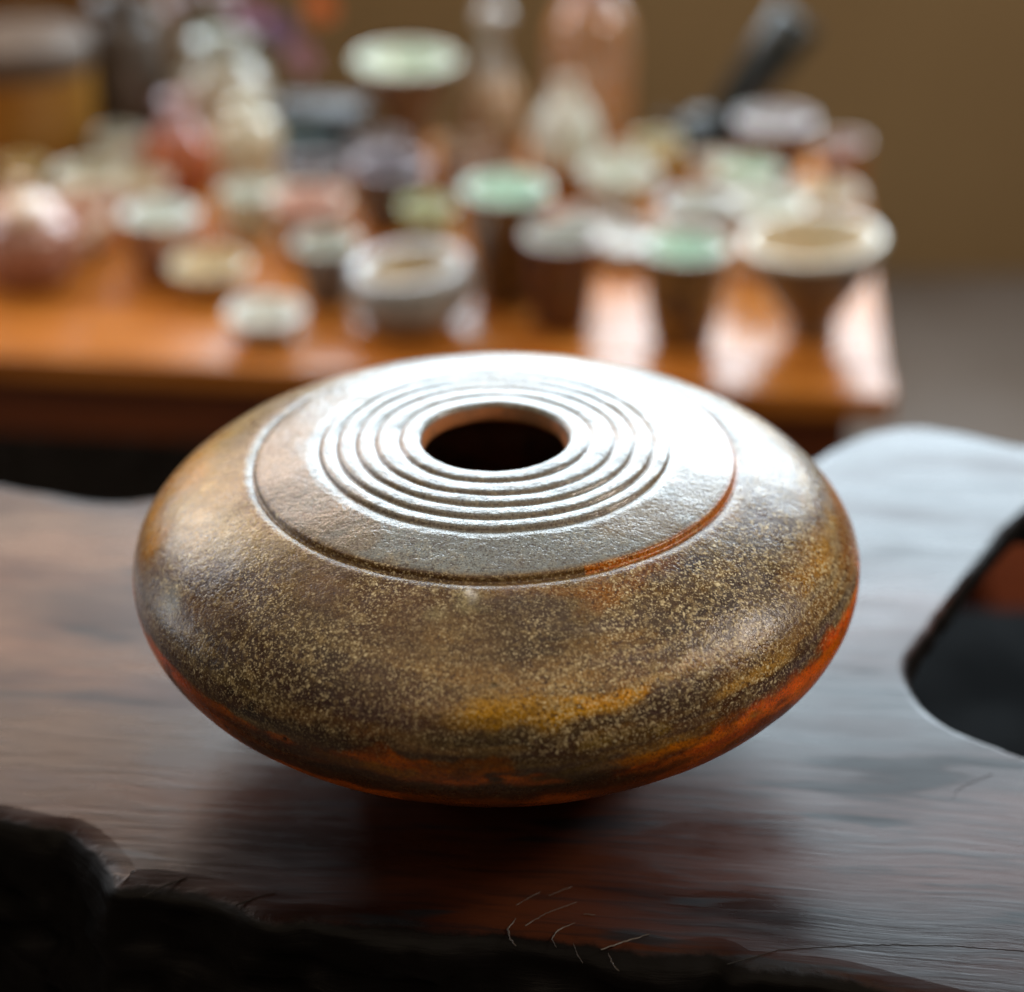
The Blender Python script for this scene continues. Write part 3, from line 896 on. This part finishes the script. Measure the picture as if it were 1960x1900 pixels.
# --- fillers between the rows
open_pot('mint_cup', 'small mint green cup in front of the cream bottle with mint base', 'cup', -0.262, 1.262, 0.026, 0.050, 'cup', g(CELADON, SAGE), g(SAGE, WHITE), g(WHITE, IVORY))
open_pot('rust_cup', 'small rust brown cup behind the celadon tall cup', 'cup', -0.020, 1.300, 0.027, 0.056, 'round', g(ORANGE, DKBROWN), g(TAN, BROWN), g(CREAM, ROSE))
open_pot('pale_bowl', 'wide pale sage bowl behind the rectangular plate', 'bowl', 0.118, 1.330, 0.038, 0.046, 'bowl', g(SAGE, TAN), g(IVORY, SAGE), g(WHITE, SAGE), 0.15)
open_pot('beige_cup', 'beige cup tucked between the white bowl and the red bottle', 'cup', -0.372, 1.285, 0.028, 0.052, 'cup', g(TAN, ROSE), g(CREAM, TAN), g(IVORY, CREAM))
open_pot('pink_cup', 'small pink cup behind the spout of the pink teapot', 'cup', -0.420, 1.225, 0.026, 0.056, 'round', g(PINK, ROSE), g(PINK, CREAM), g(CREAM, PINK))
open_pot('pale_cup', 'pale green cup right behind the pale ivory bowl', 'cup', 0.246, 1.292, 0.032, 0.062, 'cup', g(SAGE, IVORY), g(CELADON, SAGE), g(WHITE, IVORY))
open_pot('brown_bowl', 'brown bowl with cream inside behind the large flared bowl', 'bowl', 0.322, 1.255, 0.034, 0.050, 'bowl', g(BROWN, ORANGE), g(CREAM, TAN), g(IVORY, ROSE), 0.15)
open_pot('slate_cup', 'slate grey cup between the goblet and the purple cup', 'cup', -0.136, 1.393, 0.028, 0.060, 'cup', g(DKGREY, BROWN), g(GREY, PURPLE), g(LILAC, GREY))
open_pot('brown_cup', 'dark brown cup in front of the long-necked bottle', 'cup', -0.045, 1.395, 0.028, 0.052, 'cup', g((0.22, 0.10, 0.05), DKBROWN), g(TAN, BROWN), g(ROSE, TAN))
open_pot('cream_cup', 'cream cup standing between the drip bottle and the yellow cup', 'cup', 0.125, 1.395, 0.020, 0.044, 'cup', g(CREAM, TAN), g(IVORY, CREAM), g(WHITE, CREAM))
open_pot('ochre_cup', 'ochre cup in front of the drum with grey lid', 'cup', -0.510, 1.352, 0.024, 0.046, 'cup', g(AMBER, OLIVE), g(YELLOW, TAN), g(CREAM, YELLOW))

# --- bottles at the back
bottle('long_neck_bottle', 'brown long-necked bottle with round knob top left of the cream bottle', 'bottle', -0.015, 1.500,
       [(0.026, 0.0), (0.035, 0.012), (0.039, 0.040), (0.034, 0.075), (0.020, 0.100), (0.012, 0.120), (0.010, 0.140), (0.012, 0.150), (0.019, 0.158), (0.019, 0.168), (0.010, 0.175)],
       g((0.36, 0.20, 0.11), TAN, 0.06), 0.100, g((0.30, 0.22, 0.16), GREY, 0.12))
bottle('drip_bottle', 'cream drip glazed teardrop bottle with orange base right of long-necked bottle', 'bottle', 0.064, 1.412,
       [(0.022, 0.0), (0.031, 0.012), (0.037, 0.033), (0.038, 0.055), (0.031, 0.080), (0.019, 0.098), (0.012, 0.110), (0.014, 0.118)],
       g(IVORY, SAGE, 0.06), 0.098, g(IVORY, TAN, 0.13), base_mat=g(ORANGE, AMBER, 0.16), base_to=0.030)
bottle('large_bottle', 'large orange brown shouldered bottle standing behind the cream drip bottle', 'bottle', 0.092, 1.505,
       [(0.036, 0.0), (0.043, 0.02), (0.047, 0.07), (0.048, 0.12), (0.044, 0.155), (0.030, 0.18), (0.018, 0.195), (0.016, 0.225), (0.022, 0.24)],
       g((0.46, 0.17, 0.045), (0.36, 0.22, 0.14), 0.06), 0.18, g(ROSE, BROWN, 0.14))
bottle('red_bottle', 'small glossy red teardrop bottle with narrow neck on the left', 'bottle', -0.352, 1.410,
       [(0.026, 0.0), (0.036, 0.010), (0.041, 0.026), (0.036, 0.048), (0.022, 0.068), (0.014, 0.082), (0.014, 0.092), (0.018, 0.100)],
       g(RED, ORANGE, 0.06), 0.066, g((0.40, 0.10, 0.07), LILAC, 0.12))
bottle('cream_bottle', 'beige and cream bottle with pale mint base beside the red bottle', 'bottle', -0.269, 1.345,
       [(0.026, 0.0), (0.032, 0.010), (0.033, 0.028), (0.030, 0.045), (0.034, 0.060), (0.036, 0.078), (0.028, 0.096), (0.017, 0.106), (0.019, 0.116)],
       g(TAN, CREAM, 0.25), 0.098, g(CREAM, SAGE), base_mat=g((0.34, 0.48, 0.36), CELADON, 0.2), base_to=0.034)
bottle('flower_vase', 'tall grey white flower vase holding purple blossoms at the back left', 'vase', -0.318, 1.530,
       [(0.036, 0.0), (0.048, 0.015), (0.055, 0.050), (0.050, 0.085), (0.034, 0.105), (0.030, 0.118), (0.040, 0.130)],
       g((0.38, 0.37, 0.32), TAN, 0.2), 0.100, g(GREY, SAGE, 0.18))

# --- ochre drum with a grey lid, back left
drum = empty('storage_drum', (-0.528, 1.472, TABLE_Z))
tag(drum, 'large ochre cylindrical drum with grey rounded lid at the left back of table', 'container')
drum_mat = wood('ochre_drum', (0.22, 0.10, 0.012), (0.32, 0.155, 0.022), 0.4, (20, 20, 3))
lathe('body', [(0, 0.001), (0.073, 0.001), (0.076, 0.005), (0.077, 0.06), (0.077, 0.118)], drum_mat, drum, 64, 0.002)
lathe('lid', [(0.0785, 0.117), (0.0795, 0.121), (0.0785, 0.146), (0.070, 0.152), (0.03, 0.155), (0, 0.156)], g((0.10, 0.068, 0.045), (0.075, 0.05, 0.035), 0.5, 60, 0.2), drum, 64, 0.002)

# --- pink teapot, front left
tp = empty('teapot', (-0.462, 1.150, TABLE_Z), R(8))
tag(tp, 'pink glazed teapot with lid and spout at the left edge of view', 'teapot')
tm_, tm2 = g(ROSE, (0.22, 0.07, 0.035), 0.2), g(PINK, CREAM, 0.18)
lathe('body', smooth_prof([(0, 0.001), (0.030, 0.0), (0.042, 0.014), (0.050, 0.036), (0.046, 0.056), (0.034, 0.068), (0.026, 0.070)], 6), tm_, tp, 56)
lid = lathe('lid', smooth_prof([(0.031, 0.069), (0.033, 0.073), (0.026, 0.080), (0.012, 0.085), (0.004, 0.087)], 5), tm2, tp, 48)
kn = lathe('knob', smooth_prof([(0.004, 0.086), (0.005, 0.090), (0.009, 0.095), (0.007, 0.101), (0, 0.103)], 5), tm2, lid, 32)
tube('spout', [(0.040, -0.004, 0.030), (0.056, -0.006, 0.036), (0.068, -0.007, 0.048), (0.077, -0.008, 0.062)], [0.014, 0.011, 0.008, 0.0065], tm2, tp, 18)
hp = [(-0.044 - 0.026 * math.sin(math.pi * k / 10), 0.003, 0.058 - 0.040 * k / 10) for k in range(11)]
tube('handle', hp, 0.0055, tm_, tp, 12)

# --- dark side-handled teapot, back right
kt = empty('side_handle_teapot', (0.222, 1.492, TABLE_Z), 0)
tag(kt, 'black teapot with long straight side handle rising at the back right', 'teapot')
km = g((0.012, 0.014, 0.012), (0.020, 0.022, 0.020), 0.34, 60, 0.3)
lathe('body', smooth_prof([(0, 0.001), (0.026, 0.0), (0.036, 0.012), (0.040, 0.030), (0.033, 0.046), (0.020, 0.052)], 6), km, kt, 48)
kl = lathe('lid', smooth_prof([(0.024, 0.051), (0.024, 0.054), (0.014, 0.059), (0, 0.061)], 5), km, kt, 40)
tube('handle', [(0.012, 0, 0.036), (0.028, 0, 0.062), (0.060, 0, 0.112), (0.094, 0, 0.163)], [0.020, 0.023, 0.026, 0.029], km, kt, 24)
tube('spout', [(-0.026, 0.012, 0.026), (-0.040, 0.017, 0.034), (-0.050, 0.020, 0.046)], [0.010, 0.007, 0.0055], km, kt, 14)

# --- black tin with blue label
tin = empty('tea_tin', (-0.205, 1.490, TABLE_Z), R(-8))
tag(tin, 'black rectangular tin with blue front panel behind the cups', 'tin')
tinm = g((0.012, 0.012, 0.014), (0.02, 0.02, 0.022), 0.3)
box('body', (0, 0, 0.028), (0.098, 0.055, 0.056), tinm, tin, 0.004)
box('lid', (0, 0, 0.0625), (0.100, 0.057, 0.013), tinm, tin, 0.003)
box('label_panel', (-0.010, -0.0285, 0.034), (0.068, 0.0024, 0.036), g((0.10, 0.22, 0.30), (0.08, 0.17, 0.25), 0.3), tin, 0.0008)

# --- pale rectangular tray among the bowls
tr = empty('rectangular_plate', (0.098, 1.225, TABLE_Z), R(-38))
tag(tr, 'pale grey rectangular plate lying between the tall cup and pale bowls', 'plate')
pm_ = g((0.50, 0.48, 0.43), (0.40, 0.38, 0.34), 0.22)
box('base', (0, 0, 0.010), (0.110, 0.070, 0.008), pm_, tr, 0.003)
for sx in (-1, 1): box('rim', (sx * 0.0555, 0, 0.0165), (0.007, 0.078, 0.017), pm_, tr, 0.003)
for sy in (-1, 1): box('rim', (0, sy * 0.0355, 0.0160), (0.103, 0.007, 0.016), pm_, tr, 0.003)
for sx in (-1, 1): box('foot', (sx * 0.035, 0, 0.003), (0.012, 0.05, 0.0065), pm_, tr, 0.001)


# --- blossoms in the grey white vase
def petal_mesh(L, w):
    V, Fc = [], []
    for i in range(6):
        u = i / 5
        ww = w * math.sin(math.pi * min(0.06 + u * 0.90, 1.0)) ** 0.7
        zc = L * 0.45 * u * u
        for s in (-1, 0, 1):
            V.append((L * u, s * ww, zc + (abs(s) * 0.12 * w)))
    for i in range(5):
        for k in (0, 1):
            Fc.append((3 * i + k, 3 * i + 3 + k, 3 * i + 4 + k, 3 * i + 1 + k))
    me = bpy.data.meshes.new('petal'); me.from_pydata(V, [], Fc); me.update()
    me.polygons.foreach_set('use_smooth', [True] * len(Fc))
    return me


stem_mat = g((0.05, 0.10, 0.03), (0.03, 0.07, 0.02), 0.5)
VX, VY, VZ = -0.318, 1.530, TABLE_Z + 0.128


def flower(label, dx, dz, dy, size, c1, c2, lean):
    pos = Vector((VX + dx, VY + dy, TABLE_Z + dz))
    root = empty('blossom', pos)
    root.rotation_euler = lean
    tag(root, label, 'flower', None)
    m = g(c1, c2, 0.6, 90)
    me1 = petal_mesh(size, size * 0.42); me1.materials.append(m)
    me2 = petal_mesh(size * 0.7, size * 0.34); me2.materials.append(m)
    for lay, (me, n, tz) in enumerate(((me1, 7, 0.0), (me2, 6, 0.45))):
        for k in range(n):
            o = bpy.data.objects.new('petal', me); COL.objects.link(o); o.parent = root
            o.rotation_euler = (0, -tz - random.uniform(0, 0.25), 2 * math.pi * (k + 0.5 * lay) / n)
            o.location = (0, 0, 0.001 * lay)
    lathe('flower_centre', smooth_prof([(size * 0.22, 0), (size * 0.2, size * 0.14), (0, size * 0.2)], 4), g((0.45, 0.30, 0.05), (0.3, 0.18, 0.03), 0.7), root, 20)
    inv = root.rotation_euler.to_matrix().inverted()
    end = inv @ (Vector((VX + dx * 0.15, VY + dy * 0.15, VZ - 0.02)) - pos)
    mid = inv @ (Vector((VX + dx * 0.55, VY + dy * 0.5, (VZ + pos.z) / 2 + 0.004)) - pos)
    tube('stem', [(0, 0, 0), mid, end], 0.0018, stem_mat, root, 8)


VIO, MAU, ORG, PAL = (0.30, 0.15, 0.30), (0.42, 0.22, 0.30), (0.75, 0.22, 0.03), (0.50, 0.44, 0.44)
flower('violet blossom nearest the centre of the grey vase', 0.036, 0.150, -0.01, 0.022, VIO, MAU, (0.5, 0.1, 0))
flower('violet blossom leaning right in the grey vase, between the pink and the centre one', 0.066, 0.138, -0.015, 0.021, VIO, (0.22, 0.11, 0.24), (0.7, 0.4, 0))
flower('mauve pink blossom hanging lowest at the right of the grey vase', 0.090, 0.112, -0.02, 0.019, (0.55, 0.30, 0.36), MAU, (0.9, 0.6, 0))
flower('bright orange blossom reaching furthest right above the grey vase', 0.112, 0.163, -0.01, 0.020, ORG, (0.60, 0.16, 0.02), (0.8, 0.5, 0))
flower('pale pinkish white blossom on the left side of the grey vase', -0.038, 0.168, -0.01, 0.020, PAL, LILAC, (0.5, -0.4, 0))
flower('pale lilac blossom at the top edge above the grey vase', 0.010, 0.172, 0.0, 0.018, LILAC, PAL, (0.5, 0.0, 0))

# ================================================================== FURNITURE AROUND
cab = empty('wooden_cabinet', (-0.86, 2.05, FLOOR_Z))
tag(cab, 'ochre brown wooden cabinet against the wall behind the drum', 'cabinet')
cab_m = wood('cabinet_wood', (0.10, 0.045, 0.012), (0.17, 0.08, 0.018), 0.45, (25, 25, 3))
box('carcass', (0, 0, 0.42), (0.80, 0.36, 0.84), cab_m, cab, 0.004)
for sx in (-1, 1):
    d_ = box('door', (sx * 0.195, -0.186, 0.43), (0.376, 0.018, 0.76), cab_m, cab, 0.003)
    box('handle', (-sx * 0.15, -0.016, 0.05), (0.012, 0.016, 0.09), g((0.05, 0.04, 0.03), (0.03, 0.025, 0.02), 0.4), d_, 0.002)
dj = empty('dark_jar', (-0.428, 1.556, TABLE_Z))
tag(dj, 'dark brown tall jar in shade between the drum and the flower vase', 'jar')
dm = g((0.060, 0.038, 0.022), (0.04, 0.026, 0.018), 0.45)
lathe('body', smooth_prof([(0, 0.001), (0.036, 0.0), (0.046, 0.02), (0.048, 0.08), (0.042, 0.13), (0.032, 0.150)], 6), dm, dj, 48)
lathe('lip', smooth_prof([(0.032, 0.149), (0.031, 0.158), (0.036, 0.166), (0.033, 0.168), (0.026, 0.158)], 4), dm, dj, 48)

sb = empty('shade_box', (-0.55, 1.42, FLOOR_Z), R(-6.2))  # black box added so the gap under the table stays dark
tag(sb, 'black box added to darken the gap beneath the orange display table', 'box')
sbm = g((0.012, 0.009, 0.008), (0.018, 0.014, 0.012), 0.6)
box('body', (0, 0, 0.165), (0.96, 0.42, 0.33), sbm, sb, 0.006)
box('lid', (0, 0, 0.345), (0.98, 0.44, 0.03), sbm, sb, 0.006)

ch = empty('low_chest', (0.68, 0.82, FLOOR_Z), R(-4))
tag(ch, 'reddish brown low wooden chest seen through the notch in the slab', 'chest')
chm = wood('red_chest_wood', (0.040, 0.009, 0.004), (0.075, 0.017, 0.006), 0.8, (3, 30, 30), 0.15, 0.0)
box('body', (0, 0, 0.148), (0.52, 0.36, 0.296), chm, ch, 0.005)
for k in range(3): box('lid_board', (0, -0.122 + 0.122 * k, 0.308), (0.54, 0.1205, 0.022), chm, ch, 0.002)

bt = empty('black_side_table', (0.50, 0.33, FLOOR_Z), R(-2))
tag(bt, 'glossy black low side table below the notch in the slab', 'table')
btm = g((0.003, 0.0035, 0.004), (0.004, 0.0045, 0.005), 0.45, 20, 0.003)
box('table_top', (0, 0, 0.425), (0.52, 0.44, 0.03), btm, bt, 0.004)
for sx in (-1, 1):
    for sy in (-1, 1): box('leg', (sx * 0.225, sy * 0.185, 0.205), (0.04, 0.04, 0.41), btm, bt, 0.003)
